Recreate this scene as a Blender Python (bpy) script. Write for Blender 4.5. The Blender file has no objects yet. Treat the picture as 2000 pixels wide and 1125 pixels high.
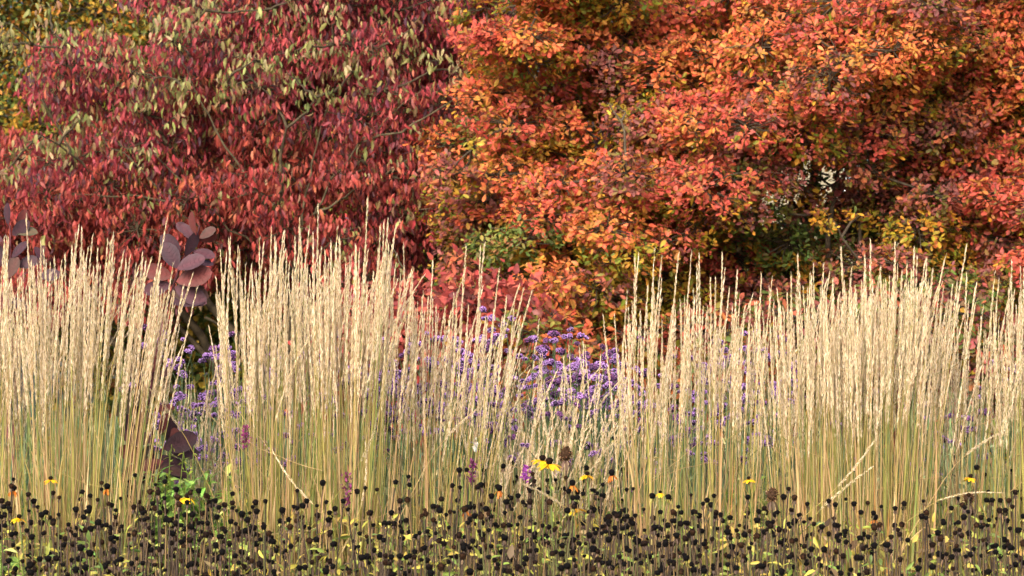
import bpy, math
import numpy as np
from mathutils import Vector, Matrix

# ------------------------------------------------------------------ camera, world, sun
S = bpy.context.scene
C = S.collection
CAM = np.array([0.0, 0.0, 1.45])
FPX = 6150.0                       # focal length in pixels of the 2000 px wide photograph
YH = 456.0                         # horizon row
PITCH = math.atan((562.5 - YH) / FPX)
cd = bpy.data.cameras.new('camera'); cam = bpy.data.objects.new('camera', cd); C.objects.link(cam)
cd.sensor_width = 36.0; cd.lens = FPX / 2000 * 36
cam.location = CAM; cam.rotation_euler = (math.pi / 2 - PITCH, 0, 0)
cd.clip_start = 0.1; cd.clip_end = 2000
cd.dof.use_dof = True; cd.dof.focus_distance = 8.2; cd.dof.aperture_fstop = 14
S.camera = cam

SUN_EL, SUN_AZ = math.radians(36), math.radians(-160)     # azimuth clockwise from +Y
w = bpy.data.worlds.new('World'); S.world = w; w.use_nodes = True
nt = w.node_tree; bg = nt.nodes['Background']
sky = nt.nodes.new('ShaderNodeTexSky'); sky.sky_type = 'NISHITA'; sky.sun_disc = False
sky.sun_elevation = SUN_EL; sky.sun_rotation = SUN_AZ
sky.air_density = 0.6; sky.dust_density = 7.0; sky.ozone_density = 1.0
nt.links.new(sky.outputs[0], bg.inputs[0]); bg.inputs[1].default_value = 0.15
sl = bpy.data.lights.new('sun', 'SUN'); sl.energy = 0.8; sl.angle = math.radians(40); sl.color = (1, 0.96, 0.88)
so = bpy.data.objects.new('sun', sl); C.objects.link(so)
sd = Vector((math.sin(SUN_AZ) * math.cos(SUN_EL), math.cos(SUN_AZ) * math.cos(SUN_EL), math.sin(SUN_EL)))
so.rotation_euler = sd.to_track_quat('Z', 'Y').to_euler(); so.location = (0, 0, 10)
S.view_settings.view_transform = 'Standard'; S.view_settings.look = 'None'
S.view_settings.exposure = 1.5; S.view_settings.gamma = 1
S.render.engine = 'CYCLES'
S.cycles.max_bounces = 8; S.cycles.transparent_max_bounces = 4

rng = np.random.default_rng(11)
U = lambda a, b, n=None: rng.uniform(a, b, n)

# ------------------------------------------------------------------ helpers
def at(x, y, D):
    """the point of the place that stands D metres away, seen at photograph pixel x, y"""
    return np.array([(x - 1000) / FPX * D, D, CAM[2] - (y - YH) / FPX * D])

def hexc(h):
    h = h.lstrip('#'); c = np.array([int(h[i:i + 2], 16) / 255 for i in (0, 2, 4)])
    return np.where(c <= 0.04045, c / 12.92, ((c + 0.055) / 1.055) ** 2.4)

def pal(*items):
    """palette of (hex, weight) -> arrays"""
    return np.array([hexc(i[0]) for i in items]), np.array([i[1] for i in items], float) / sum(i[1] for i in items)

def mute(p, k=.3, b=.85):
    """a palette greyed by k and scaled by b"""
    g = p[0] @ np.array([.3, .55, .15]); return (p[0] * (1 - k) + g[:, None] * k) * b, p[1]

def pick(p, n):
    return p[0][rng.choice(len(p[0]), n, p=p[1])]

def vary(c, amt=0.18, hue=0.06):
    n = len(c)
    return np.clip(c * (1 + rng.normal(0, amt, (n, 1))) * (1 + rng.normal(0, hue, (n, 3))), 0.004, 0.95)

def norm(v):
    return v / np.maximum(np.linalg.norm(v, axis=-1, keepdims=True), 1e-9)

def frames(ydir, nhint):
    """rotation matrices (N,3,3) whose columns are x (width), y (length), z (normal)"""
    y = norm(ydir); x = norm(np.cross(y, nhint)); z = np.cross(x, y)
    return np.stack([x, y, z], axis=-1)

class Acc:
    """collects geometry and links it as ONE mesh object"""
    def __init__(s): s.v = []; s.q = []; s.t = []; s.c = []; s.n = 0
    def add(s, v, q, t, col):
        v = np.asarray(v, float); k = len(v)
        col = np.asarray(col, float)
        if col.ndim == 1: col = np.tile(col, (k, 1))
        s.v.append(v); s.c.append(col)
        if len(q): s.q.append(np.asarray(q, int) + s.n)
        if len(t): s.t.append(np.asarray(t, int) + s.n)
        s.n += k; return s
    def inst(s, tpl, P, M, col, tcol=None):
        tv, tq, tt = tpl; N = len(P); k = len(tv)
        if N == 0: return s
        V = np.einsum('nij,kj->nki', M, tv) + P[:, None, :]
        off = (np.arange(N) * k)[:, None, None]
        q = (tq[None] + off).reshape(-1, 4) if len(tq) else []
        t = (tt[None] + off).reshape(-1, 3) if len(tt) else []
        cc = np.repeat(col[:, None, :], k, axis=1)
        if tcol is not None: cc = cc * tcol[None, :, :]
        return s.add(V.reshape(-1, 3), q, t, cc.reshape(-1, 3))
    def merge(s, o, R=None, p=None, tint=1.0):
        v, q, t, c = o.arrays()
        if R is not None: v = v @ np.asarray(R).T + np.asarray(p)
        return s.add(v, q, t, c * tint)
    def arrays(s):
        v = np.concatenate(s.v); c = np.concatenate(s.c)
        q = np.concatenate(s.q) if s.q else np.zeros((0, 4), int)
        t = np.concatenate(s.t) if s.t else np.zeros((0, 3), int)
        return v, q, t, c
    def mesh(s, name, mat, smooth=True):
        v, q, t, c = s.arrays()
        me = bpy.data.meshes.new(name)
        me.vertices.add(len(v)); me.vertices.foreach_set('co', v.astype(np.float32).ravel())
        nl = q.size + t.size
        me.loops.add(nl); me.loops.foreach_set('vertex_index', np.concatenate([q.ravel(), t.ravel()]).astype(np.int32))
        npoly = len(q) + len(t); me.polygons.add(npoly)
        st = np.concatenate([np.arange(len(q)) * 4, q.size + np.arange(len(t)) * 3]).astype(np.int32)
        me.polygons.foreach_set('loop_start', st)
        me.update(calc_edges=True)
        me.polygons.foreach_set('use_smooth', np.full(npoly, smooth))
        a = me.attributes.new('Col', 'FLOAT_COLOR', 'POINT')
        a.data.foreach_set('color', np.concatenate([c, np.ones((len(c), 1))], 1).astype(np.float32).ravel())
        me.materials.append(mat); return me
    def build(s, name, mat, parent=None, smooth=True):
        return link(name, s.mesh(name, mat, smooth), parent)

def link(name, me, parent=None):
    o = bpy.data.objects.new(name, me); C.objects.link(o)
    if parent is not None: o.parent = parent
    return o

def tag(o, label=None, cat=None, group=None, kind=None):
    if label: o['label'] = label
    if cat: o['category'] = cat
    if group: o['group'] = group
    if kind: o['kind'] = kind
    return o

def thing(name, label, cat, loc=(0, 0, 0), group=None):
    o = bpy.data.objects.new(name, None); C.objects.link(o); o.location = loc
    o.empty_display_size = 0.05
    return tag(o, label, cat, group)

# ------------------------------------------------------------------ materials
def leaf_mat(name, trans=0.3, rough=0.5, spec=0.3, bump=0.0, bscale=300, mottle=0.25, mscale=60):
    m = bpy.data.materials.new(name); m.use_nodes = True; n = m.node_tree; N = n.nodes; L = n.links
    N.clear(); out = N.new('ShaderNodeOutputMaterial'); at_ = N.new('ShaderNodeAttribute'); at_.attribute_name = 'Col'
    geo = N.new('ShaderNodeNewGeometry')
    tx = N.new('ShaderNodeTexNoise'); tx.inputs['Scale'].default_value = mscale; tx.inputs['Detail'].default_value = 3
    L.new(geo.outputs['Position'], tx.inputs['Vector'])
    mr = N.new('ShaderNodeMapRange'); mr.inputs['From Min'].default_value = 0.3; mr.inputs['From Max'].default_value = 0.7
    mr.inputs['To Min'].default_value = 1 - mottle; mr.inputs['To Max'].default_value = 1 + mottle
    L.new(tx.outputs['Fac'], mr.inputs['Value'])
    mul = N.new('ShaderNodeVectorMath'); mul.operation = 'SCALE'
    L.new(at_.outputs['Color'], mul.inputs[0]); L.new(mr.outputs[0], mul.inputs['Scale'])
    p = N.new('ShaderNodeBsdfPrincipled'); p.inputs['Roughness'].default_value = rough
    p.inputs['Specular IOR Level'].default_value = spec
    L.new(mul.outputs[0], p.inputs['Base Color'])
    if bump:
        b = N.new('ShaderNodeBump'); b.inputs['Strength'].default_value = bump; b.inputs['Distance'].default_value = 0.002
        t2 = N.new('ShaderNodeTexNoise'); t2.inputs['Scale'].default_value = bscale
        L.new(geo.outputs['Position'], t2.inputs['Vector']); L.new(t2.outputs['Fac'], b.inputs['Height'])
        L.new(b.outputs[0], p.inputs['Normal'])
    if trans:
        tr = N.new('ShaderNodeBsdfTranslucent'); L.new(mul.outputs[0], tr.inputs['Color'])
        mx = N.new('ShaderNodeMixShader'); mx.inputs[0].default_value = trans
        L.new(p.outputs[0], mx.inputs[1]); L.new(tr.outputs[0], mx.inputs[2]); L.new(mx.outputs[0], out.inputs[0])
    else: L.new(p.outputs[0], out.inputs[0])
    return m

M_LEAF = leaf_mat('autumn_leaf', 0.42, 0.5, 0.22)
M_BIGLEAF = leaf_mat('smoke_bush_leaf', 0.2, 0.6, 0.2, mottle=0.15, mscale=90, bump=0.3, bscale=160)
M_BARK = leaf_mat('bark', 0, 0.85, 0.2, bump=0.8, bscale=90, mottle=0.5, mscale=35)
M_DRY = leaf_mat('dry_grass', 0.28, 0.6, 0.2, mottle=0.12, mscale=30)
M_PLUME = leaf_mat('grass_plume', 0.35, 0.65, 0.15, mottle=0.1, mscale=80)
M_SEED = leaf_mat('seed_head', 0, 0.9, 0.05, bump=1.0, bscale=900, mottle=0.4, mscale=400)
M_PETAL = leaf_mat('petal', 0.35, 0.5, 0.2, mottle=0.2, mscale=200)
M_GREEN = leaf_mat('green_leaf', 0.35, 0.45, 0.3)

# ------------------------------------------------------------------ templates
def leaf_tpl(w=0.5, prof=(0.0, 0.55, 1.0, 0.75, 0.0), ts=(0, 0.22, 0.55, 0.82, 1), fold=0.18, curl=0.15):
    """leaf of length 1 along +Y, width w, folded at the midrib, tip curled down"""
    v = [(0, 0, 0)]; q = []; t = []
    for k in range(1, len(ts) - 1):
        h = w / 2 * prof[k]; z = -curl * ts[k] ** 2
        v += [(-h, ts[k], z + fold * h), (0, ts[k], z), (h, ts[k], z + fold * h)]
    v.append((0, 1, -curl)); n = len(v) - 1
    t += [(0, 2, 1), (0, 3, 2)]
    for k in range(len(ts) - 3):
        a = 1 + 3 * k; q += [(a, a + 1, a + 4, a + 3), (a + 1, a + 2, a + 5, a + 4)]
    a = 1 + 3 * (len(ts) - 3); t += [(a, a + 1, n), (a + 1, a + 2, n)]
    return np.array(v, float), np.array(q, int).reshape(-1, 4), np.array(t, int)

def leaf_tcol(tpl, mid=1.15, edge=0.95):
    k = len(tpl[0]); c = np.full((k, 3), edge); c[np.abs(tpl[0][:, 0]) < 1e-6] = mid; return c

OBOV = leaf_tpl(0.5, (0, .5, 1, .8, 0), fold=0.22, curl=0.12)      # smoke tree
OBOV2 = leaf_tpl(0.44, (0, .5, 1, .82, 0), fold=-0.15, curl=-0.1)
LANCE = leaf_tpl(0.36, (0, .7, 1, .6, 0), fold=0.6, curl=0.4)          # drooping red leaves
LANCE2 = leaf_tpl(0.42, (0, .75, 1, .55, 0), fold=0.35, curl=0.6)
SMALL = leaf_tpl(0.6, (0, 1, .6, 0), (0, .35, .75, 1), fold=0.2, curl=0.1)
BLADE = leaf_tpl(1.0, (0, 1, .95, .7, 0), (0, .1, .5, .8, 1), fold=0.3, curl=0.0)
PETAL = leaf_tpl(0.38, (0, .8, 1, .8, 0), fold=0.1, curl=0.25)

def grade(tpl):
    """leaf flushed at the margin and tip, olive yellow along the midrib and base"""
    v = tpl[0]; e = np.abs(v[:, 0:1]) / np.abs(v[:, 0]).max(); t = v[:, 1:2]
    k = np.clip(.25 + .5 * e + .4 * t, 0, 1); return (1 - k) * np.array([.86, 1.4, .9]) + k * np.array([1.06, .9, .95])
TC1, TC2 = grade(OBOV), grade(OBOV2)

def tube(acc, pts, rad, col, sides=5):
    pts = np.asarray(pts, float); n = len(pts)
    rad = np.broadcast_to(np.asarray(rad, float), (n,))
    tan = norm(np.gradient(pts, axis=0))
    up = np.array([0.0, 0, 1]) if abs(tan[0][2]) < 0.9 else np.array([1.0, 0, 0])
    x = norm(np.cross(tan, up)); y = np.cross(tan, x)
    a = np.arange(sides) / sides * 2 * math.pi
    V = pts[:, None] + rad[:, None, None] * (np.cos(a)[None, :, None] * x[:, None] + np.sin(a)[None, :, None] * y[:, None])
    i = np.arange(n - 1)[:, None] * sides; j = np.arange(sides)[None]; j2 = (j + 1) % sides
    q = np.stack([i + j, i + j2, i + sides + j2, i + sides + j], -1).reshape(-1, 4)
    acc.add(V.reshape(-1, 3), q, [], col)

def curve(p0, p1, n=8, bend=0.1, wig=0.02, sag=0.0):
    p0 = np.asarray(p0, float); p1 = np.asarray(p1, float); L = np.linalg.norm(p1 - p0)
    t = np.linspace(0, 1, n)[:, None]
    off = rng.normal(0, 1, 3) * bend * L
    P = p0 + (p1 - p0) * t + off * (t * (1 - t)) * 2
    P[:, 2] += sag * L * (t * (1 - t))[:, 0] * 4
    P[1:-1] += rng.normal(0, wig * L, (n - 2, 3))
    return P

def ico(sub=1):
    import bmesh
    bm = bmesh.new(); bmesh.ops.create_icosphere(bm, subdivisions=sub, radius=1)
    v = np.array([x.co[:] for x in bm.verts]); f = np.array([[x.index for x in p.verts] for p in bm.faces]); bm.free()
    return v, np.zeros((0, 4), int), f
ICO1, ICO2 = ico(1), ico(2)

# ------------------------------------------------------------------ ground
def ground():
    m = bpy.data.materials.new('garden_soil'); m.use_nodes = True; n = m.node_tree; N = n.nodes; L = n.links
    p = N['Principled BSDF']; p.inputs['Roughness'].default_value = 0.95
    g = N.new('ShaderNodeNewGeometry'); t = N.new('ShaderNodeTexNoise'); t.inputs['Scale'].default_value = 9; t.inputs['Detail'].default_value = 8
    L.new(g.outputs['Position'], t.inputs['Vector']); r = N.new('ShaderNodeValToRGB')
    r.color_ramp.elements[0].position = .35; r.color_ramp.elements[0].color = (*hexc('#2b2118'), 1)
    r.color_ramp.elements[1].position = .7; r.color_ramp.elements[1].color = (*hexc('#5a4c33'), 1)
    e = r.color_ramp.elements.new(0.55); e.color = (*hexc('#43412a'), 1)
    L.new(t.outputs['Fac'], r.inputs[0]); L.new(r.outputs[0], p.inputs['Base Color'])
    b = N.new('ShaderNodeBump'); b.inputs['Strength'].default_value = .6; L.new(t.outputs['Fac'], b.inputs['Height']); L.new(b.outputs[0], p.inputs['Normal'])
    a = Acc(); xs = np.concatenate([[-900, -60], np.linspace(-6, 6, 40), [60, 900]]); ys = np.concatenate([[-300, 0], np.linspace(4, 24, 60), [80, 1500]])
    X, Y = np.meshgrid(xs, ys); Z = 0.02 * np.sin(X * 3.1 + Y) * np.cos(Y * 2.3) * ((abs(X) < 7) & (Y > 3) & (Y < 25))
    nx = len(xs); i, j = np.meshgrid(np.arange(len(ys) - 1), np.arange(nx - 1), indexing='ij'); k = (i * nx + j).ravel()
    a.add(np.stack([X, Y, Z], -1).reshape(-1, 3), np.stack([k, k + 1, k + nx + 1, k + nx], -1), [], (1, 1, 1))
    tag(a.build('ground', m), 'bare brown garden soil under the planting', None, kind='structure')
ground()

# ------------------------------------------------------------------ foliage palettes
P_O = pal(('#e8743a', 4), ('#f08444', 3), ('#e86440', 3.5), ('#d88c34', 3), ('#c08428', 2), ('#b86a48', 1), ('#e05c44', 1.5))
P_R = pal(('#e05444', 4), ('#d85c4c', 3), ('#cc5040', 3), ('#e86c44', 3), ('#a8504c', 1.6), ('#c87c30', 2), ('#9c7c30', 1.2))
P_M = pal(('#a85450', 3), ('#945450', 3), ('#8c4c48', 3), ('#bc6048', 2.4), ('#96702c', 2), ('#7a6c2c', 2), ('#c86840', 1.6))
P_Y = pal(('#b08030', 3), ('#98802c', 3), ('#807c2c', 3), ('#c88c34', 2), ('#b86a3c', 1.5), ('#686c2c', 1.5), ('#d8a040', .6))
P_G = pal(('#5c6830', 3), ('#4a5a2a', 3), ('#7c7430', 2), ('#6a5a38', 1), ('#8a5a3a', .8))
P_P = pal(('#70505c', 3), ('#5c4a54', 3), ('#7c5a60', 2))
P_RED = pal(('#b43c44', 5), ('#a03640', 4), ('#c44a4c', 3.5), ('#8c3c44', 3), ('#6c444c', 2.5), ('#c45c40', 2), ('#a88c48', .9), ('#d0705c', .8))
P_BRICK = pal(('#b84436', 4), ('#c4523a', 4), ('#a03a34', 4), ('#8c3438', 2), ('#703a40', 1.5), ('#c86838', 1.2), ('#8a6a34', .6), ('#c03c3c', 2))
P_LIME = pal(('#b8b468', 3), ('#a8a458', 3), ('#c4b078', 2.5), ('#c89c74', 2), ('#8c9850', 1))
P_YEL = pal(('#c89434', 2.5), ('#a88c34', 3), ('#84883a', 4), ('#d09c44', 1.5), ('#c07c3c', 1.5), ('#5c7038', 4))
P_DG = pal(('#3c5228', 4), ('#4c642c', 3), ('#5c7030', 2), ('#2e4424', 3), ('#98903a', .7))

def limb(acc, p0, p1, r0, r1, col, n=9, bend=.12, wig=.015, sides=7):
    c = curve(p0, p1, n, bend, wig); tube(acc, c, np.linspace(r0, r1, n), col, sides); return c

P_O, P_R, P_M, P_Y, P_G, P_P = mute(P_O, .1, .76), mute(P_R, .12, .74), mute(P_M, .12, .84), mute(P_Y, .0, 1.0), mute(P_G, .05, 1.2), mute(P_P, .3, .8)
P_RED, P_BRICK, P_LIME, P_YEL, P_DG = mute(P_RED, .16, .76), mute(P_BRICK, .17, .72), mute(P_LIME, .08, .58), mute(P_YEL, .0, .78), mute(P_DG, .0, 1.0)

# ---- a tree: trunk, named branches, twigs, crown -----------------------------------
def build_tree(name, label, cat, base, forks, blobs, shoots, leafer, barkcol, trunk_r=0.07, twig_r=0.0035, twiglen=(0.1, 0.25), group=None):
    """base: foot; forks: list of main limb end points; blobs: (centre, radii, tone, n shoots)"""
    root = thing(name, label, cat, tuple(base), group)
    B = np.array(base)
    tr = Acc(); top = B + np.array([0.05, 0, 0.45])
    cv = limb(tr, B - [0, 0, .05], top, trunk_r * 1.3, trunk_r, barkcol, 8, .05, .01, 10)
    tr.v = [v - B for v in tr.v]; tr.build('trunk', M_BARK, root)
    nodes = []
    for f in forks:
        a = Acc(); c = limb(a, top, f, trunk_r * .42, trunk_r * .08, barkcol, 12, .1, .008, 8)
        a.v = [v - B for v in a.v]; a.build('branch', M_BARK, root)
        nodes += [p for p in c[3:]]
    nodes = np.array(nodes)
    tw = Acc(); cr = Acc()
    for (c, r, tone, n) in blobs:
        c = np.asarray(c, float); r = np.asarray(r, float)
        k = np.argmin(np.linalg.norm(nodes - c, axis=1) * U(.8, 1.25, len(nodes)) + 0.6 * np.maximum(nodes[:, 2] - c[2] + .02, 0))
        bc = limb(tw, nodes[k], c, .007, .003, barkcol * .8, 7, .1, .018, 5)
        nodes = np.concatenate([nodes, bc[2:]])
        # shoots end on the shell of the blob
        d = norm(rng.normal(0, 1, (n, 3))); rr = U(.35, 1.0, (n, 1)) ** .5
        tip = c + d * r * rr
        for t_, dd in zip(tip[::3], d[::3]):
            s = c + (t_ - c) * U(.0, .35) ; tube(tw, curve(s, t_, 4, .12, .03), np.linspace(twig_r, twig_r * .45, 4), barkcol * .9, 3)
        leafer(cr, tip, d, tone)
    tw.v = [v - B for v in tw.v]; tag(tw.build('twigs', M_BARK, root), kind='stuff')
    cr.v = [v - B for v in cr.v]; cr.build('crown', M_LEAF, root)
    return root

def rosettes(size=0.052, nl=(6, 10)):
    def f(cr, tip, d, tone):
        n = len(tip)
        ax = norm(d * [.7, .7, .45] + [0, -.25, .75] + rng.normal(0, .25, (n, 3)))
        pc = pick(tone, n); k = rng.integers(nl[0], nl[1], n); I = np.repeat(np.arange(n), k)
        A = ax[I]; m = len(I)
        r = norm(np.cross(A, rng.normal(0, 1, (m, 3))))
        up = U(-.25, .8, (m, 1)); yd = norm(r + A * up)
        own = pick(tone, m); mixw = (U(0, 1, (m, 1)) < .3)
        lo = (((tip - tip.mean(0)) @ [0, .5, -1]) > .025)[I, None] & (rng.random((m, 1)) < .55)     # lower, inner leaves are still yellow green
        col = vary(np.where(lo, pick(P_Y, m), np.where(mixw, own, pc[I])), .14, .06)
        s = size * U(.55, 1.2, m) * np.repeat(U(.8, 1.15, n), k)
        P = tip[I] - A * U(0, .05, (m, 1)) + yd * .008
        Mx = frames(yd, A + rng.normal(0, .25, (m, 3))) * s[:, None, None]
        h = rng.random(m) < .6
        cr.inst(OBOV, P[h], Mx[h], col[h], TC1); cr.inst(OBOV2, P[~h], Mx[~h], col[~h], TC2)
    return f

def droopers(size=0.06, nl=(4, 8), spread=.022):
    def f(cr, tip, d, tone):
        n = len(tip); pc = pick(tone, n); k = rng.integers(nl[0], nl[1], n); I = np.repeat(np.arange(n), k); m = len(I)
        o = rng.normal(0, 1, (m, 3)) * [1, 1, .6]
        yd = norm(norm(o) * [.5, .5, .15] + [0, 0, -1] + rng.normal(0, .3, (m, 3)))
        own = pick(tone, m); col = vary(np.where(U(0, 1, (m, 1)) < .35, own, pc[I]), .2, .07)
        gr = np.repeat(rng.random(n) < .04 + .13 * (tip[:, 2] > 1.95 + .25 * rng.normal(size=n)), k)[:, None]; col = np.where(gr, vary(pick(P_LIME, m), .15), col)     # odd leaves still green
        s = size * U(.55, 1.25, m)
        Mx = frames(yd, norm(o) + rng.normal(0, .4, (m, 3))) * s[:, None, None]
        P = tip[I] + o * spread
        h = rng.random(m) < .6
        cr.inst(LANCE, P[h], Mx[h], col[h], leaf_tcol(LANCE)); cr.inst(LANCE2, P[~h], Mx[~h], col[~h], leaf_tcol(LANCE2))
    return f

def smalls(size=.035, nl=(6, 10), spread=.04):
    def f(cr, tip, d, tone):
        n = len(tip); pc = pick(tone, n); k = rng.integers(nl[0], nl[1], n); I = np.repeat(np.arange(n), k); m = len(I)
        yd = norm(rng.normal(0, 1, (m, 3)) + [0, -.2, -.1]); nh = norm(rng.normal(0, .5, (m, 3)) + [0, -.5, .7])
        own = pick(tone, m); col = vary(np.where(U(0, 1, (m, 1)) < .5, own, pc[I]), .2, .06)
        s = size * U(.6, 1.25, m)
        cr.inst(SMALL, tip[I] + rng.normal(0, spread, (m, 3)), frames(yd, nh) * s[:, None, None], col, leaf_tcol(SMALL))
    return f

# ------------------------------------------------------------------ orange smoke tree (right)
TONE = {'O': P_O, 'R': P_R, 'M': P_M, 'Y': P_Y, 'G': P_G, 'P': P_P}
def orange_tree():
    D0 = 13.0
    grid = [  # columns every 100 px from x=900, rows every 75 px from y=-38 ; two letters = mix, '--' = nothing
        "-- OM OY MR RO RO OR OM RO OR RO RO RR RO",
        "-- -- OR OY RO RO OO OR OR OM RO RO RO RR",
        "-- OR OY MY OO OO OO RO OM OY OO OR OR OR",
        "-- RO RO YM RY OR RO MR OO YO RO RO RY OR",
        "-O OR OY PM MO RM MR MY MR MR RO YO RO RO",
        "M- OO OR MO RO RR YM GM MM MR MR RR MR MM",
        "MM MO RO RO RR MG -- G- MM GM RR MR MM MR",
        "M- GG OY MY RY MR RG -G MM MY YO MR YM MR",
        "-- M- RO YM MY MR MM YG MM YG MY MM MM MY",
        "M- MM RO MO MR RM MG MG MM MY MM MM MY MM",
        "MM MO MR MM RM MM MM MG MY MM MM YM MM MM",
    ]
    blobs = []
    for r, row in enumerate(grid):
        for c, cell in enumerate(row.split()):
            x, y = 900 + c * 100, -38 + r * 75
            for ch in cell:
                if ch == '-': continue
                for rep in range(2):
                    bx, by = x + U(-45, 45), y + U(-34, 34)
                    if 1505 < bx < 1670 and 285 < by < 415: continue
                    dd = D0 + U(-.45, .5) - 0.25 * math.sin(bx / 130 + by / 90)
                    P0 = at(bx, by, D0); P0[1] = dd
                    rx = U(.12, .2); blobs.append((P0, (rx * 1.15, rx, rx * .62), TONE[ch], 72))
                    if rep == 0:      # the shaded side of the spray: yellow-green leaves behind and below
                        Q = P0 + [U(-.05, .05), U(.25, .5), -U(.08, .16)]
                        if not (1450 < bx < 1715 and 250 < by < 460) and not (1740 < bx < 1850 and 400 < by < 470):
                            blobs.append((Q, (.2, .16, .12), P_Y if rng.random() < .7 else P_G, 40))
    for i in range(46):    # higher and wider than the frame
        P0 = at(U(1050, 2500), U(-420, -70), D0); P0[1] += U(.35, 1.3)
        blobs.append((P0, (.3, .25, .18), TONE['ORO'[i % 3]], 80))
    for i in range(26):
        P0 = at(U(2250, 2600), U(-100, 700), D0); P0[1] += U(-.3, .6); blobs.append((P0, (.26, .22, .16), TONE['ROY'[i % 3]], 80))
    for i in range(22):    # thin sprays in front of the gap
        blobs.append((at(U(1490, 1690), U(285, 440), 12.9 + U(-.3, .5)), (.09, .07, .05), TONE['MGYM'[i % 4]], 9))
    # the yellow sprigs and bright sprays
    for x, y in ((1190, 202), (1222, 218), (925, 280)):
        blobs.append((at(x, y, 12.5), (.03, .03, .025), pal(('#c8a848', 2), ('#b0a048', 1)), 3))
    for x, y in ((1075, 560), (1090, 590), (1060, 640), (1110, 620), (1135, 650), (1085, 545), (1105, 655), (1060, 535)):
        blobs.append((at(x, y, 12.1), (.07, .06, .06), P_O, 8))
    forks = [at(x, y, d) for x, y, d in ((1150, 60, 13.2), (1190, 200, 13.4), (1420, 100, 13.4), (1620, 380, 13.3), (1560, 330, 13.6), (1850, 120, 13.5), (1640, 300, 13.0), (1560, 410, 13.1), (1680, 430, 13.0),
             (1350, 400, 13.2), (2050, 300, 13.6), (1000, 330, 13.3), (1480, 460, 13.1), (1760, 420, 13.5), (1100, 560, 12.9), (2250, 80, 13.8), (1700, -150, 13.8))]
    base = (at(1500, 0, 13.5)[0], 13.5, 0)
    build_tree('smoke_tree', 'tall orange, coral and mauve leaved smoke tree filling the right half', 'tree', base, forks, blobs, None,
               rosettes(.03, (7, 11)), hexc('#4c4234'), .085)
orange_tree()

# ------------------------------------------------------------------ drooping red tree (left)
def red_tree():
    D0 = 13.8
    blobs = []
    for gy in range(-60, 600, 62):
        for gx in range(-330, 1010, 72):
            if gy < 90 and gx < 250: continue
            if gy < 170 and gx < 110: continue
            if 130 < gy < 265 and -200 < gx < 70: continue
            if gx < 360 and gy < 260 and rng.random() < .45: continue
            if gy > 520 and (gx < 0 or 330 < gx < 470): continue
            for rep in range(3):
                x, y = gx + U(-40, 40), gy + U(-32, 32)
                if x > 960 - max(0, y - 60) * .25 and y > 90: continue
                if rng.random() < (.55 if y > 440 else .15 + .2 * (y > 300)): continue
                f = np.clip((y - 170) / 220 + U(-.35, .35), 0, 1)
                P0 = at(x, y, D0); P0[1] += U(-.45, .55)
                tone = P_BRICK if rng.random() < f else P_RED
                blobs.append((P0, (.17, .15, .13), tone, 46))
    for i in range(50):
        P0 = at(U(150, 1150), U(-420, -80), D0); P0[1] += U(.3, 1.2); blobs.append((P0, (.28, .22, .2), P_RED, 70))
    root_pts = [(70, 55), (85, 62), (135, 80), (205, 62), (225, 80), (300, 70), (400, 30), (420, 20), (130, 100), (50, 95), (265, 145), (330, 165), (360, 185),
                (300, 200), (475, 120), (490, 110), (440, 180), (430, 190), (455, 160), (60, 265), (75, 275), (130, 280), (122, 292), (265, 272), (185, 262),
                (260, 305), (20, 340), (50, 322), (55, 345), (185, 348), (515, 30), (540, 55), (610, 100), (622, 95), (665, 40), (688, 45), (500, 130),
                (515, 140), (600, 165), (615, 200), (650, 190), (740, 110), (790, 70), (830, 95), (850, 130), (880, 150), (20, 55), (100, 415), (270, 395),
                (790, 435), (160, 235), (215, 215), (385, 75), (350, 40), (300, 25), (345, 240), (480, 200), (560, 160), (700, 150), (560, 10), (90, 20), (10, 100)]
    for x, y in root_pts:
        if rng.random() < .8: blobs.append((at(x + U(-12, 12), y - 10, D0 - .5 + U(-.12, .12)), (.05, .05, .045), P_LIME, 4))
    forks = [at(x, y, d) for x, y, d in ((300, 60, 13.7), (120, 330, 13.6), (450, 150, 13.9), (620, 60, 14), (830, 170, 13.6), (780, 300, 13.7),
             (330, 280, 13.5), (920, 60, 14), (560, 250, 13.35), (60, 150, 13.8), (-200, 250, 14), (230, 520, 13.6))]
    base = (at(600, 0, 13.9)[0], 13.9, 0)
    r = build_tree('red_leaved_tree', 'wide crimson tree with drooping leaves and lime tinged sprigs at left', 'tree', base, forks, blobs, None,
               droopers(.036, (4, 10), .03), hexc('#453c2c'), .065)
    # visible mossy limbs near the front of the crown
    B = np.array(base)
    for a_, b_ in (((600, 470, 13.3), (820, 180, 13.1)), ((610, 420, 13.25), (800, 310, 13.1)), ((520, 400, 13.2), (350, 110, 13.1)),
                   ((600, 560, 13.4), (300, 300, 13.05)), ((430, 480, 13.3), (170, 230, 13.1)), ((400, 620, 13.2), (520, 690, 13.3)),
                   ((590, 440, 13.25), (640, 210, 13.2)), ((830, 600, 13.0), (760, 470, 13.1)), ((840, 600, 13.0), (905, 490, 13.0)),
                   ((360, 400, 13.2), (140, 380, 13.1)), ((700, 280, 13.15), (940, 160, 13.05))):
        a = Acc(); limb(a, at(a_[0], a_[1], a_[2] + .22), at(b_[0], b_[1], b_[2] + .22), .0065, .002, hexc('#4a4230'), 12, .07, .01, 6); a.v = [v - B for v in a.v]
        a.build('branch', M_BARK, r)
red_tree()

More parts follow.
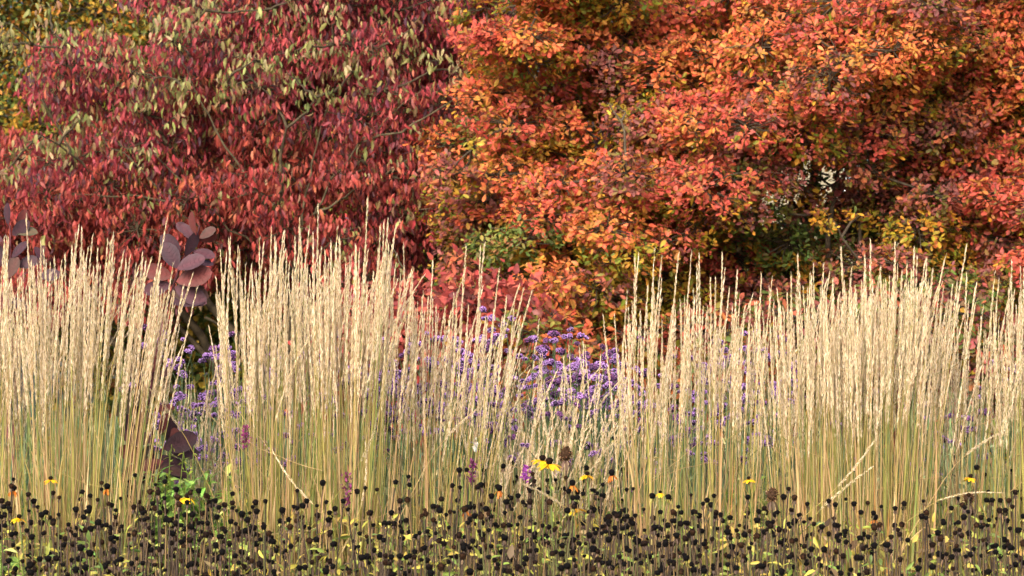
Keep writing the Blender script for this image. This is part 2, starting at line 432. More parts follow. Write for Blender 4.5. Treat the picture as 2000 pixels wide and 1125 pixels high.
# ------------------------------------------------------------------ trees and shrubs behind
def mass_tree(name, label, cat, x0, x1, y0, y1, D, depth, tone, nb, size, shoots, barkcol='#3c352a', skip=None, leafer=None, r=(.3, .25, .2), group=None):
    blobs = []
    for i in range(nb):
        x, y = U(x0, x1), U(y0, y1)
        if skip and skip(x, y): continue
        P0 = at(x, y, D); P0[1] += U(-depth, depth)
        if P0[2] < .15: continue
        blobs.append((P0, np.array(r) * U(.7, 1.2), tone, shoots))
    xc = (x0 + x1) / 2; top = at(xc, y0, D)[2]
    base = (at(xc, 0, D)[0], D + .1, 0)
    forks = [at(U(x0, x1), y0 + (y1 - y0) * U(.15, .5), D) for _ in range(5)]
    return build_tree(name, label, cat, base, forks, blobs, None, leafer or smalls(size), hexc(barkcol), .05, .004)

mass_tree('yellow_leaved_tree', 'golden yellow small leaved tree behind the red tree at far left', 'tree', -500, 420, -300, 560, 18.5, 1.0, P_YEL, 330, .036, 70, r=(.34, .3, .22))
mass_tree('yellow_green_tree', 'yellow green tree showing in gaps behind the red tree crown', 'tree', 350, 1250, -260, 620, 19.5, 1.0, pal(('#a89838', 3), ('#7c8434', 3), ('#c8a848', 1), ('#54662c', 3)), 250, .042, 60, r=(.38, .3, .26))
mass_tree('tall_hedge', 'dark green and yellow hedge seen as dark gaps behind the yellow leaved tree', 'hedge', -900, 900, -330, 700, 24, .6, pal(('#4c5c2c', 3), ('#3c5028', 3), ('#8c8438', 2), ('#b08c3c', 1)), 330, .06, 50, r=(.5, .4, .4))
mass_tree('dark_green_tree', 'dark green tree behind the right part of the smoke tree', 'tree', 1250, 2700, -260, 620, 20.5, 1.0, P_DG, 250, .05, 50, r=(.42, .3, .28),
          skip=lambda x, y: (1450 < x < 1750 and 240 < y < 470))
mass_tree('evergreen_shrub', 'dark green shrub in the gap between the red and orange trees', 'shrub', 780, 1150, 400, 900, 14.8, .4, P_DG, 80, .045, 60, r=(.2, .2, .16))
mass_tree('red_shrub', 'low rosy red shrub behind the middle of the tall grass', 'shrub', 640, 1010, 590, 900, 11.9, .25, pal(('#9c443c', 3), ('#843c38', 3), ('#a85a48', 2), ('#7c4a44', 1), ('#96783c', .6)), 60, .04, 40, r=(.14, .12, .1))
mass_tree('olive_shrub', 'olive and yellow shrub under the red tree', 'shrub', 150, 660, 560, 900, 14.6, .4, pal(('#7c7c30', 3), ('#a89038', 2), ('#4c5c2a', 3), ('#8c5a34', 1)), 70, .04, 50, r=(.2, .2, .15))
mass_tree('orange_undergrowth_shrub', 'low orange shrub showing behind the purple flowers', 'shrub', 1010, 1500, 640, 960, 11.6, .3, pal(('#a85c38', 3), ('#984438', 3), ('#807034', 3), ('#6c4438', 2), ('#566030', 2)), 60, .05, 30, r=(.15, .12, .1), leafer=rosettes(.038, (6, 9)))
mass_tree('maroon_shrub', 'low maroon shrub behind the right hand grass clumps', 'shrub', 1480, 2250, 600, 960, 12.0, .3, pal(('#8c4a48', 3), ('#6c5038', 2), ('#5c6030', 3), ('#a85a44', 1)), 80, .045, 30, r=(.2, .14, .12), leafer=rosettes(.038, (6, 9)))

# ------------------------------------------------------------------ pale house far behind the smoke tree
def house():
    D = 30.0; L, R_ = at(1330, 0, D)[0], at(2100, 0, D)[0]; zt = at(0, 150, D)[2]; cx = (L + R_) / 2
    root = thing('house', 'cream rendered house wall glimpsed through the gaps in the smoke tree', 'house', (cx, D, 0))
    def m(name, col, rough, bump):
        k = leaf_mat(name, 0, rough, .3, bump=bump, bscale=25, mottle=.06, mscale=2); return k, hexc(col)
    wm, wc = m('render_wall', '#8e866e', .9, .3); gm, gc = m('window_glass', '#7c949c', .08, 0); fm, fc = m('window_frame', '#e8e8e0', .5, 0); rm, rc = m('roof_tiles', '#7c4c3c', .8, .8)
    def box(name, x0, x1, y0, y1, z0, z1, mat, col, par):
        v = [(x, y, z) for x in (x0, x1) for y in (y0, y1) for z in (z0, z1)]
        a = Acc(); a.add(v, [(0, 1, 3, 2), (4, 6, 7, 5), (0, 4, 5, 1), (2, 3, 7, 6), (0, 2, 6, 4), (1, 5, 7, 3)], [], col); return a.build(name, mat, par, False)
    hw = (R_ - L) / 2; box('wall', -hw, hw, 0, 5, 0, zt, wm, wc, root)
    a = Acc(); v = [(-hw - .3, -.35, zt), (hw + .3, -.35, zt), (hw + .3, 5.35, zt), (-hw - .3, 5.35, zt), (-hw - .3, 2.5, zt + 1.6), (hw + .3, 2.5, zt + 1.6)]
    a.add(v, [(0, 1, 5, 4), (2, 3, 4, 5), (0, 3, 2, 1)], [(0, 4, 3), (1, 2, 5)], rc); a.build('roof', rm, root, False)
    for wx, wy in ((1700, 330), (1960, 330), (1420, 330)):
        c = at(wx, wy, D); x = c[0] - cx; z = c[2]
        f = box('window', x - .26, x + .26, -.04, .02, z - .5, z + .5, fm, fc, root)
        for k in (-1, 1): box('pane', x + k * .12 - .1, x + k * .12 + .1, -.05, -.043, z - .45, z + .45, gm, gc, f)
house()

# ------------------------------------------------------------------ feather reed grass
CP_ = pal(('#efdcb8', 4), ('#e8d2a8', 4), ('#dcc496', 3), ('#f6e8cc', 2))
CS_ = pal(('#dcb87c', 5), ('#c8b060', 4), ('#b0a850', 3), ('#c8a06c', 2.5), ('#e0c488', 2), ('#8c9848', 2.5))
CS_ = mute(CS_, .08, .76); CP_ = mute(CP_, .1, .93)
HREF = 1.45
def reed_variant(bend, plume_len=.34, wmax=.0085, nsp=190, arch=0.0, tint=1.0, blades=2, thick=.0014):
    """returns (stem Acc, plume Acc); foot at the origin, tip near z = HREF"""
    n = 14; t = np.linspace(0, 1, n); az = rng.normal(0, .8)
    dx = bend * (t ** 3 - t * .6) + .004 * np.sin(t * U(2, 5) + U(0, 6)); dy = .5 * bend * t ** 2
    P = np.stack([dx * math.cos(az) - dy * math.sin(az), dx * math.sin(az) + dy * math.cos(az), HREF * t], 1)
    if arch:
        k = np.clip((t - .72) / .28, 0, 1); P[:, 0] += arch * k ** 1.6 * math.cos(az); P[:, 1] += arch * k ** 1.6 * math.sin(az) * .6; P[:, 2] -= arch * .55 * k ** 2.2
    P -= P[0]
    sc = pick(CS_, 1)[0] * U(.85, 1.1) * tint
    st = Acc(); tube(st, P, np.linspace(thick * 1.25, thick * .45, n), sc, 4)
    cuts = [np.interp(t, t, P[:, i]) for i in range(3)]
    def pt(u): return np.stack([np.interp(u, t, P[:, i]) for i in range(3)], -1)
    for b in range(blades):
        u0 = U(.08, .5); L = U(.22, .45); p0 = pt(u0); a2 = U(0, 6.28); o = np.array([math.cos(a2), math.sin(a2), 0])
        m = 6; s = np.linspace(0, 1, m)[:, None]; c = p0 + np.array([0, 0, L]) * s * U(.8, 1) + o * L * U(.04, .22) * s ** 1.7
        c[:, 2] -= L * .25 * s[:, 0] ** 3 * U(0, 1)
        wd = np.cross(o, [0, 0, 1.]) ; ww = (.0028 * (1 - s ** 2) + .0004)
        V = np.concatenate([c - wd * ww, c + wd * ww]); q = [(i, i + 1, m + i + 1, m + i) for i in range(m - 1)]
        st.add(V, q, [], pick(CS_, 1)[0] * U(.8, 1.1) * tint)
    u = rng.beta(1.2, 1.2, nsp) ; u = u + .006 * np.sin(u * 2 * math.pi * 12)   # whorled branchlets
    u = np.clip(u, 0, 1); uu = 1 - plume_len / HREF * (1 - u)
    env = np.clip(1.5 * u ** .4 * (1 - u) ** .75 + .1, .1, 1) * (0.93 + .12 * np.sin(u * 26 + U(0, 6)))
    base = pt(uu); tang = norm(pt(np.minimum(uu + .01, 1)) - pt(np.minimum(uu, .99) - .01))
    a = U(0, 6.283, nsp); side = norm(np.stack([np.cos(a), np.sin(a), 0 * a], 1))
    yd = norm(tang + side * (U(.02, .17, (nsp, 1))) + rng.normal(0, .03, (nsp, 3)))
    Ln = U(.008, .019, nsp); Wd = U(.0006, .0013, nsp)
    Mx = frames(yd, side + rng.normal(0, .5, (nsp, 3))); Mx = Mx * np.stack([Wd, Ln, Wd], -1)[:, None, :]
    dia = (np.array([(0, 0, 0), (-.8, .45, .2), (.8, .45, .2), (0, 1, 0), (0, .45, -.7)], float), np.zeros((0, 4), int), np.array([(0, 1, 4), (0, 4, 2), (1, 3, 4), (4, 3, 2)]))
    col = vary(pick(CP_, nsp), .07, .02) * tint * U(.92, 1.05)
    pl = Acc(); pl.inst(dia, base + side * (wmax * env * U(0, 1, nsp))[:, None], Mx, col)
    return st, pl

VAR = [reed_variant(U(-.03, .13), U(.26, .4), U(.0022, .005), 240) for _ in range(22)]
VAR += [reed_variant(U(.04, .1), U(.26, .36), U(.004, .006), 200, arch=U(.03, .09)) for _ in range(8)]
VARM = [(s.mesh('flower_stem', M_DRY), p.mesh('plume', M_PLUME)) for s, p in VAR]
VAR2 = [reed_variant(U(-.08, .08), U(.2, .34), U(.003, .006), 130, arch=U(-.04, .14), tint=1.08, blades=1, thick=.0011) for _ in range(14)]
VAR2M = [(s.mesh('flower_stem', M_DRY), p.mesh('plume', M_PLUME)) for s, p in VAR2]

def stem_matrix(foot, tip, spin):
    d = np.asarray(tip) - np.asarray(foot); L = np.linalg.norm(d); q = Vector((0, 0, 1)).rotation_difference(Vector(d))
    k = L / HREF
    return q.to_matrix() @ Matrix.Rotation(spin, 3, 'Z'), k

GRP_G = 'feather reed grass clumps across the bed'
def reed_clump(label, xb, wb, xt, wt, D, n, ytop, jag=28, drop=70, extra=(), V=VAR, VM=VARM, blades=90, group=GRP_G, name='reed_grass_clump', pdepth=1.0, npart=90):
    """xb,wb: middle and half width near the ground; xt,wt: at the top; ytop: row of the plume tips"""
    c = at(xb, 0, D); B = np.array([c[0], D, 0.0]); px = D / FPX; wt = wt * 1.12; wb = wb * .84; n = int(n * .84)
    root = thing(name, label, 'ornamental grass', tuple(B), group)
    stuff_s, stuff_p = Acc(), Acc(); items = []
    for i in range(n):
        a = U(0, 6.283); r = math.sqrt(rng.random())
        ox, oy = math.cos(a) * r, math.sin(a) * r
        foot = np.array([ox * wb * px * .8, oy * wb * px * .55 * pdepth, 0])
        yt = ytop + drop * abs(ox) ** 2 + 8 + jag * (1.6 + 1.25 * rng.normal()) + (90 * rng.random() if rng.random() < .4 else 0) - (jag * rng.exponential(1.1) if rng.random() < .2 else 0)
        yt = max(yt, ytop - 35)
        z = CAM[2] - (yt - YH) / FPX * D
        tip = np.array([(xt - xb + ox * wt + rng.normal(0, 21)) * px, oy * wb * px * 1.0 * pdepth + U(-.05, .05), z])
        items.append((foot, tip))
    for (x0, x1, y1) in extra:      # particular stems that stand out
        z = CAM[2] - (y1 - YH) / FPX * D
        items.insert(0, (np.array([(x0 - xb) * px, -U(.02, .1), 0]), np.array([(x1 - xb) * px, -U(.05, .12), z])))
    order = sorted(range(len(items)), key=lambda k: items[k][1][1])     # nearest first
    for rank, k in enumerate(order):
        foot, tip = items[k]; v = (rng.integers(len(V)) if rng.random() < .35 or len(V) < 20 else rng.integers(22)) if k >= len(extra) else rng.integers(min(22, len(V)))
        R, kk = stem_matrix(foot, tip, rng.normal(0, .6))
        if rank < npart:
            s = bpy.data.objects.new('flower_stem', VM[v][0]); C.objects.link(s); s.parent = root
            s.location = foot; s.rotation_euler = R.to_euler(); s.scale = (kk ** .5, kk ** .5, kk)
            p = bpy.data.objects.new('plume', VM[v][1]); C.objects.link(p); p.parent = s
        else:
            Rn = np.array(R) @ np.diag([kk ** .5, kk ** .5, kk])
            stuff_s.merge(V[v][0], Rn, foot, U(.85, 1.1)); stuff_p.merge(V[v][1], Rn, foot, U(.92, 1.05))
    if stuff_s.n:
        tag(stuff_s.build('rear_stems', M_DRY, root), kind='stuff'); tag(stuff_p.build('rear_plumes', M_PLUME, root), kind='stuff')
    # basal blades, some arching, some snapped
    bl = Acc()
    for i in range(blades):
        a = U(0, 6.283); o = np.array([math.cos(a), math.sin(a) * .7, 0]); f = o * wb * px * U(0, .9); L = U(.45, 1.0)
        m = 8; s = np.linspace(0, 1, m)[:, None]; ln = U(.05, .4)
        cc = f + np.array([0, 0, L]) * s + o * ln * L * s ** 1.8; cc[:, 2] -= L * ln * .9 * s[:, 0] ** 3
        wd = norm(np.cross(o, [0, 0, 1.]) + rng.normal(0, .4, 3)); ww = .0035 * (1 - s ** 1.8) + .0004
        q = [(j, j + 1, m + j + 1, m + j) for j in range(m - 1)]
        bl.add(np.concatenate([cc - wd * ww, cc + wd * ww]), q, [], pick(pal(('#c0a060', 3), ('#98984a', 2.5), ('#748a40', 2.5), ('#b8884c', 2), ('#d8bc88', 1)), 1)[0] * U(.8, 1.1))
    for i in range(max(3, blades // 18)):      # bent and broken stems crossing the others
        p = np.array([U(-1, 1) * wb * px, -U(0, 1) * wb * px * .5, U(.45, 1.0)]); sg = rng.choice([-1, 1]); L = U(.08, .24); an = U(.2, 1.1)
        cc = curve(p, p + L * np.array([sg * math.cos(an), -.15, math.sin(an) * rng.choice([1, 1, -.6])]), 7, .12, .01); tube(bl, cc, np.linspace(.0011, .0005, 7), pick(CS_, 1)[0] * U(.8, 1.1), 3)
    tag(bl.build('basal_leaves', M_DRY, root), kind='stuff')
    return root

reed_clump('straw coloured grass clump cut by the left edge of the photo', -40, 95, -35, 120, 8.45, 130, 500, extra=((20, 12, 470), (30, 32, 465)))
reed_clump('dense straw coloured grass clump left of the big purple leaves, stems leaning right', 140, 105, 155, 165, 8.35, 210, 480, drop=60,
           extra=((60, 72, 425), (180, 297, 428), (110, 95, 475), (120, 163, 455), (150, 145, 485), (200, 222, 462), (200, 240, 500), (210, 352, 560), (215, 384, 563), (200, 320, 520), (220, 345, 600), (215, 295, 515)))
reed_clump('tall straw coloured grass clump right of the big purple leaves, left half of its pair', 545, 90, 545, 105, 8.4, 165, 480, drop=30,
           extra=((460, 467, 470), (475, 440, 590), (520, 523, 445), (560, 573, 430), (600, 620, 405), (530, 549, 455), (500, 505, 490)))
reed_clump('tallest grass clump, its highest plume reaching up in front of the red tree', 680, 85, 690, 110, 8.35, 165, 480, drop=40,
           extra=((650, 722, 392), (680, 757, 430), (690, 760, 438), (650, 659, 448), (700, 702, 490), (640, 637, 460)))
reed_clump('straw grass clump in the middle with thin plumes leaning right', 835, 95, 860, 120, 8.5, 95, 545, drop=50, jag=34,
           extra=((800, 782, 480), (850, 908, 485), (870, 936, 478), (880, 947, 484), (840, 853, 515), (890, 960, 525), (780, 812, 540), (900, 990, 580), (905, 1000, 590)))
reed_clump('narrow straw grass clump just right of the purple flowers', 1275, 62, 1268, 60, 8.4, 62, 560, drop=50, jag=30,
           extra=((1215, 1192, 570), (1250, 1246, 500), (1260, 1258, 503), (1270, 1271, 490), (1285, 1306, 495), (1300, 1318, 495), (1240, 1240, 505)))
reed_clump('open straw grass clump between the narrow clump and the widest clump', 1405, 90, 1410, 95, 8.5, 92, 560, drop=30, jag=30,
           extra=((1360, 1368, 495), (1400, 1425, 500), (1380, 1353, 520), (1390, 1391, 545), (1450, 1482, 535), (1460, 1470, 545)))
reed_clump('left part of the dense pale grass mass at right, shorter blunt tops', 1600, 85, 1590, 88, 8.4, 180, 560, drop=20, jag=22,
           extra=((1560, 1554, 500), (1540, 1540, 535), (1590, 1576, 520), (1600, 1592, 520), (1620, 1620, 548)))
reed_clump('widest and densest pale grass clump in the right part of the bed', 1725, 95, 1735, 110, 8.3, 240, 520, drop=45, jag=22,
           extra=((1700, 1697, 470), (1730, 1740, 475), (1740, 1776, 485), (1760, 1822, 505), (1800, 1868, 485), (1750, 1812, 510), (1700, 1680, 500)))
reed_clump('open grass clump with crossing stems right of the densest clump', 1880, 75, 1890, 85, 8.5, 66, 570, drop=30, jag=34,
           extra=((1870, 1882, 535), (1880, 1925, 543), (1900, 1908, 560), (1950, 1962, 515), (1850, 1888, 600)))
reed_clump('straw grass clump cut by the right edge of the photo', 2020, 85, 2030, 95, 8.4, 130, 545, drop=30,
           extra=((1980, 1986, 530), (1995, 1998, 520)))
# short wispy grass further back
GS = 'short wispy pale grasses among the purple flowers'
for lab, x, wb, D, n, yt in (('short wispy pale grass left of the tall pair of clumps', 390, 60, 8.75, 70, 690),
                             ('wispy pale grass among the purple flowers in the middle', 1020, 100, 8.62, 130, 715),
                             ('wispy pale grass beside the narrow clump, with arching plumes', 1135, 75, 8.65, 95, 705),
                             ('thin pale grass behind the open middle clump', 925, 70, 9.5, 50, 640),
                             ('thin pale grass behind the open right clump', 1500, 60, 9.3, 40, 640)):
    reed_clump(lab, x, wb, x + 8, wb * 1.25, D, n, yt, jag=58, drop=10, V=VAR2, VM=VAR2M, group=GS, blades=120, name='wispy_grass_clump', npart=70)

# ------------------------------------------------------------------ purple verbena
def cluster_variant(old):
    a = Acc()
    nsub = rng.integers(2, 5)
    for s in range(nsub):
        c = np.array([U(-.014, .014), U(-.012, .012), U(-.004, .006)]); n = 34
        d = norm(rng.normal(0, 1, (n, 3)) * [1, 1, .8] + [0, 0, .45]); R = U(.0085, .0125)
        P = c + d * [R, R, R * .72]
        base = pal(('#ae84c4', 4), ('#be98d0', 3), ('#966ea8', 3), ('#ccacd8', 1), ('#704c80', 1)) if not old else pal(('#8c5890', 3), ('#744c74', 3), ('#a074b0', 1), ('#4c3840', 1))
        a.inst(ICO1, P, np.eye(3)[None] * U(.0014, .0026, n)[:, None, None], vary(pick(base, n), .15, .05))
        a.inst((ICO1[0] * [1, 1, .8], ICO1[1], ICO1[2]), c[None], np.eye(3)[None] * R * .85, hexc('#3c2c48')[None])
    return a.mesh('flower_cluster', M_PETAL)
CLUST = [cluster_variant(i % 4 == 3) for i in range(14)]

def verbena(x, y, D):
    top = at(x, y, D); B = np.array([top[0] + U(-.08, .08), D, 0.]); root = thing('verbena', 'thin stemmed purple verbena with small flower clusters behind the tall grass', 'flower', tuple(B), 'purple verbenas behind the grass')
    st = Acc(); col = pick(pal(('#4c6440', 3), ('#5c7048', 3), ('#6c6c48', 1)), 1)[0]
    T = top - B; fork = T * [.8, .8, .72]
    tube(st, curve([0, 0, 0], fork, 7, .03, .006), .0015, col, 4)
    ends = []
    for k in range(rng.integers(2, 5)):
        e = T + np.array([U(-.09, .09), U(-.07, .07), U(-.14, .02)]) if k else T
        f = fork + (T - fork) * U(0, .3); tube(st, curve(f, e, 5, .08, .01), .0011, col, 4); ends.append(e)
        if rng.random() < .5:
            e2 = e + np.array([U(-.045, .045), U(-.03, .03), U(-.05, 0)]); tube(st, curve(f + (e - f) * .6, e2, 4, .05, .01), .0009, col, 3); ends.append(e2)
    # a few narrow leaves
    n = 6; h = U(.2, .8, n)[:, None]; P = h * fork; yd = norm(rng.normal(0, 1, (n, 3)) * [1, 1, .2] + [0, 0, .7])
    BL = np.stack([np.full(n, .006), np.full(n, .06), np.full(n, .006)], -1)
    st.inst(BLADE, P, frames(yd, np.tile([0, 0, 1.], (n, 1))) * BL[:, None, :], vary(np.tile(col * 1.3, (n, 1)), .1))
    st.build('stem', M_GREEN, root)
    for e in ends:
        o = bpy.data.objects.new('flower_cluster', CLUST[rng.integers(14)]); C.objects.link(o); o.parent = root
        s = U(.6, 1.05); o.location = e; o.scale = (s, s, s); o.rotation_euler = (U(-.3, .3), U(-.3, .3), U(0, 6))

spots = []
for (x0, x1, y0, y1, n) in ((300, 445, 680, 850, 24), (385, 450, 745, 900, 7), (440, 900, 650, 860, 55), (900, 1240, 675, 800, 58), (930, 1240, 770, 900, 12), (930, 1240, 640, 700, 8), (1240, 1540, 650, 860, 34), (1540, 1990, 700, 850, 8)):
    for i in range(n): spots.append((U(x0, x1), U(y0, y1), U(8.9 if x0 < 400 else 8.6, 10.0)))
spots += [(1000, 622, 9.0), (940, 606, 9.2), (1045, 658, 8.9), (1085, 668, 9.0), (865, 660, 9.1), (362, 662, 9.1), (290, 645, 9.3), (1060, 690, 8.8), (1530, 772, 8.8), (1528, 690, 8.9)]
for s in spots: verbena(*s)

# grey-green undergrowth between and behind the grass
def undergrowth():
    a = Acc(); pl = pal(('#74885c', 3), ('#849468', 3), ('#5c7050', 2.5), ('#a4a470', 2), ('#c0b080', 2.5), ('#8c7c58', 1.5))
    n = 7600; X = U(-2.2, 2.2, n); Y = U(8.7, 11.2, n); L = U(.45, 1.03, n)
    yd = norm(np.stack([rng.normal(0, .13, n), rng.normal(0, .1, n), np.ones(n)], 1))
    nh = norm(rng.normal(0, 1, (n, 3)) * [1, 1, .1])
    Mx = frames(yd, nh) * np.stack([U(.003, .007, n), L, L * .05], -1)[:, None, :]
    a.inst(BLADE, np.stack([X, Y, 0 * X], 1), Mx, vary(pick(pl, n), .15, .05))
    n = 9000; X = U(-2.2, 2.2, n); Y = U(8.6, 11.2, n); Z = U(.1, .78, n)
    a.inst(SMALL, np.stack([X, Y, Z], 1), frames(norm(rng.normal(0, 1, (n, 3)) + [0, 0, .5]), rng.normal(0, .6, (n, 3)) + [0, -.3, .6]) * (U(.02, .045, n)[:, None, None] * np.array([.6, 1, 1])), vary(pick(pl, n), .2, .05))
    tag(a.build('undergrowth', M_GREEN), 'grey green stems and leaves filling the bed behind the grass', 'undergrowth', kind='stuff')
undergrowth()

# ------------------------------------------------------------------ smoke bushes with big purple leaves
BIG = leaf_tpl(.72, (0, .5, .85, 1, .93, .55, 0), (0, .12, .3, .52, .76, .93, 1), fold=.14, curl=.12)
def big_leaf_mesh(i):
    a = Acc(); cu = U(.0, .3); T = leaf_tpl(U(.54, .66), (0, .42, .78, 1, .9, .5, 0), (0, .12, .3, .52, .76, .93, 1), fold=U(.08, .25), curl=cu)
    c = pick(pal(('#48343a', 3), ('#3c2e34', 3), ('#4a3a34', 2), ('#443c34', 2), ('#583430', 1), ('#4c4a38', 1.5)), 1)
    tc = np.ones((len(T[0]), 3)); tc[np.abs(T[0][:, 0]) < 1e-6] = [1.35, .95, 1.0]; tc[0] = [1.5, .7, .7]
    a.inst(T, np.zeros((1, 3)), np.eye(3)[None], c, tc)
    # side veins
    for t in (.2, .34, .48, .62, .76):
        for s in (-1, 1):
            m = np.array([0, t, -cu * t * t + .004]); e = np.array([s * .27 * (1 - abs(t - .5)), t + .14, -cu * (t + .14) ** 2 + .035])
            tube(a, [m, (m + e) / 2 + [0, 0, .004], e], [.004, .003, .001], c[0] * 1.15, 3)
    return a.mesh('leaf', M_BIGLEAF)
BIGM = [big_leaf_mesh(i) for i in range(10)]
def smoke_bush(label, D, footx, leaves, stems):
    B = np.array([at(footx, 0, D)[0], D, 0.]); root = thing('smoke_bush', label, 'shrub', tuple(B))
    for pts in stems:
        a = Acc(); P = [at(x, y, D + .03) - B for x, y in pts]; P = np.array(P)
        if pts[0][1] > 900: P[0][2] = 0
        n = 14; t = np.linspace(0, 1, len(P)); tt = np.linspace(0, 1, n); Q = np.stack([np.interp(tt, t, P[:, i]) for i in range(3)], 1)
        tube(a, Q, np.linspace(.005, .0022, n), hexc('#5c3438'), 6); a.build('stem', M_BARK, root)
    for (x, y, ang, L, tilt) in leaves:
        o = bpy.data.objects.new('leaf', BIGM[rng.integers(10)]); C.objects.link(o); o.parent = root
        base = at(x, y, D) - B + [0, U(-.04, .03), 0]; a = math.radians(ang)
        yd = norm(np.array([math.cos(a), -.25 * abs(tilt) - .1, math.sin(a)])); nh = norm(np.array([1.5 * U(-1, 1), -1 + .5 * abs(tilt), .4 + tilt + U(-.6, .6)]))
        M = frames(yd[None], nh[None])[0] * L * .92 * D / FPX; M4 = np.eye(4); M4[:3, :3] = M; M4[:3, 3] = base
        o.matrix_local = Matrix(M4.tolist())
smoke_bush('big purple leaved smoke bush shoot standing between the two left grass clumps', 8.62, 300,
    [(385, 460, 105, 52, 0), (375, 455, 150, 40, .1), (390, 465, 30, 42, .3), (388, 470, 10, 40, -.3), (382, 470, 130, 46, 0), (362, 500, 60, 56, 0), (355, 490, 145, 54, .1),
     (350, 525, 115, 62, 0), (348, 525, 25, 66, .6), (340, 540, 165, 66, 0), (375, 490, -12, 52, .8), (345, 550, 15, 82, .3), (340, 560, -25, 78, .2), (335, 555, 195, 60, .2),
     (355, 515, 5, 70, .8), (330, 590, 10, 80, .8), (335, 570, -8, 80, .1),
     (300, 770, 190, 60, 0), (295, 745, 30, 55, .7), (290, 730, 60, 50, .2), (280, 760, 120, 70, 0), (300, 830, 140, 60, 0), (310, 850, 70, 50, 0), (330, 870, 75, 62, 0), (300, 860, 170, 65, 0),
     (320, 875, 20, 78, .2), (330, 880, -5, 65, .4), (295, 870, 230, 55, 0), (310, 890, -35, 75, 0), (320, 900, 200, 60, .2), (300, 905, -20, 70, .5), (290, 900, 160, 70, 0), (275, 830, 200, 50, .3),
     (270, 905, 220, 60, 0), (285, 800, 100, 60, 0), (270, 780, 210, 60, 0), (300, 800, 10, 50, .6), (265, 860, 110, 60, 0), (350, 885, 100, 56, .1)],
    [[(295, 1500), (300, 900), (290, 760), (320, 620), (350, 520), (385, 460), (390, 440)], [(295, 1300), (310, 880), (340, 868), (365, 865)], [(290, 1200), (270, 800), (250, 700)]])
smoke_bush('big purple leaved smoke bush shoot at the left edge behind the grass', 8.9, 10,
    [(18, 440, 95, 48, 0), (30, 445, 60, 44, .2), (25, 455, 10, 50, .2), (22, 460, 40, 48, 0), (10, 470, 160, 44, 0), (15, 490, 140, 44, .1), (20, 505, 50, 50, 0), (5, 520, 110, 52, 0), (30, 520, 20, 50, .4),
     (10, 545, 60, 54, 0), (5, 560, 180, 50, 0), (20, 580, -30, 50, .3), (70, 520, 70, 48, 0), (80, 540, 10, 46, .2), (90, 520, 110, 46, 0), (10, 620, 90, 60, 0), (20, 660, -50, 50, 0), (5, 600, 200, 55, .2), (-30, 480, 100, 50, 0), (-40, 560, 60, 60, 0)],
    [[(10, 1500), (15, 800), (20, 600), (20, 440)], [(12, 1300), (30, 700), (80, 520)]])

# ------------------------------------------------------------------ coneflower seed heads
def head_variant(kind):
    """returns (seed head Acc, bracts Acc) with the head centre at the origin"""
    h = Acc(); v, q, t = ICO2; n = len(v)
    prof = np.where(v[:, 2:3] > 0, 1.12, .85)
    vv = v * (1 + rng.normal(0, .055, (n, 1))) * [1, 1, 1] * prof * .0088
    h.add(vv, q, t, vary(np.tile(hexc(rng.choice(['#0d0a09', '#120d0a', '#1c130e', '#2a1c12'], p=[.45, .3, .15, .1])), (n, 1)), .3, .03))
    m = 60; d = norm(rng.normal(0, 1, (m, 3)) + [0, 0, .5]); P = d * .0086 * np.where(d[:, 2:3] > 0, 1.04, .75)
    sp = (np.array([(-.4, 0, 0), (.4, 0, 0), (0, 0, .5), (0, 1, 0)], float), np.zeros((0, 4), int), np.array([(0, 1, 3), (1, 2, 3), (2, 0, 3)]))
    h.inst(sp, P, frames(d, np.cross(d, rng.normal(0, 1, (m, 3)))) * .0022, vary(np.tile(hexc('#120e0c'), (m, 1)), .3))
    b = Acc(); k = {'brown': 7, 'green': 8, 'bare': 4, 'yellow': 12, 'rust': 8}[kind]
    a = np.arange(k) / k * 6.283 + rng.normal(0, .25, k)
    down = {'brown': -1.6, 'green': -.75, 'bare': -1.2, 'yellow': -.22, 'rust': -.9}[kind]
    yd = norm(np.stack([np.cos(a), np.sin(a), down + rng.normal(0, .25, k)], 1))
    L = {'brown': U(.010, .018, k), 'green': U(.009, .014, k), 'bare': U(.006, .011, k), 'yellow': U(.024, .031, k), 'rust': U(.014, .022, k)}[kind]
    cc = {'brown': pal(('#5c4a3c', 3), ('#4a3c34', 3), ('#7c6448', 1)), 'green': mute(pal(('#a8a040', 3), ('#8c9040', 2), ('#c8b050', 1)), .15, .75), 'bare': pal(('#6c6440', 2), ('#54463a', 2)),
          'yellow': pal(('#f0b820', 3), ('#f8c830', 2), ('#e8a018', 1.5)), 'rust': pal(('#b87028', 2), ('#985020', 2), ('#d89028', 1))}[kind]
    z = -.005
    b.inst(PETAL, np.tile([0, 0, z], (k, 1)) + yd * [.005, .005, 0], frames(yd, np.tile([0, 0, 1.], (k, 1))) * L[:, None, None] * (np.array([1.1, 1, 1]) if kind == 'yellow' else np.array([.75, 1, 1])), vary(pick(cc, k), .15, .05))
    tube(b, [(0, 0, -.017), (0, 0, -.008), (0, 0, -.005)], [.0018, .003, .006], pick(cc, 1)[0] * .8, 6)
    return h, b
KINDS = ['brown'] * 9 + ['green'] * 4 + ['bare'] * 5
HV = [(k,) + head_variant(k) for k in KINDS]
HVM = [(k, h.mesh('seed_head', M_SEED), b.mesh('bracts', M_DRY)) for k, h, b in HV]
YV = {k: (lambda hb: (hb[0].mesh('seed_head', M_SEED), hb[1].mesh('petals', M_PETAL)))(head_variant(k)) for k in ('yellow', 'rust')}
SC = pal(('#54463a', 3), ('#6c5a42', 3), ('#40362e', 4), ('#8c744c', 1.5), ('#686840', 2))
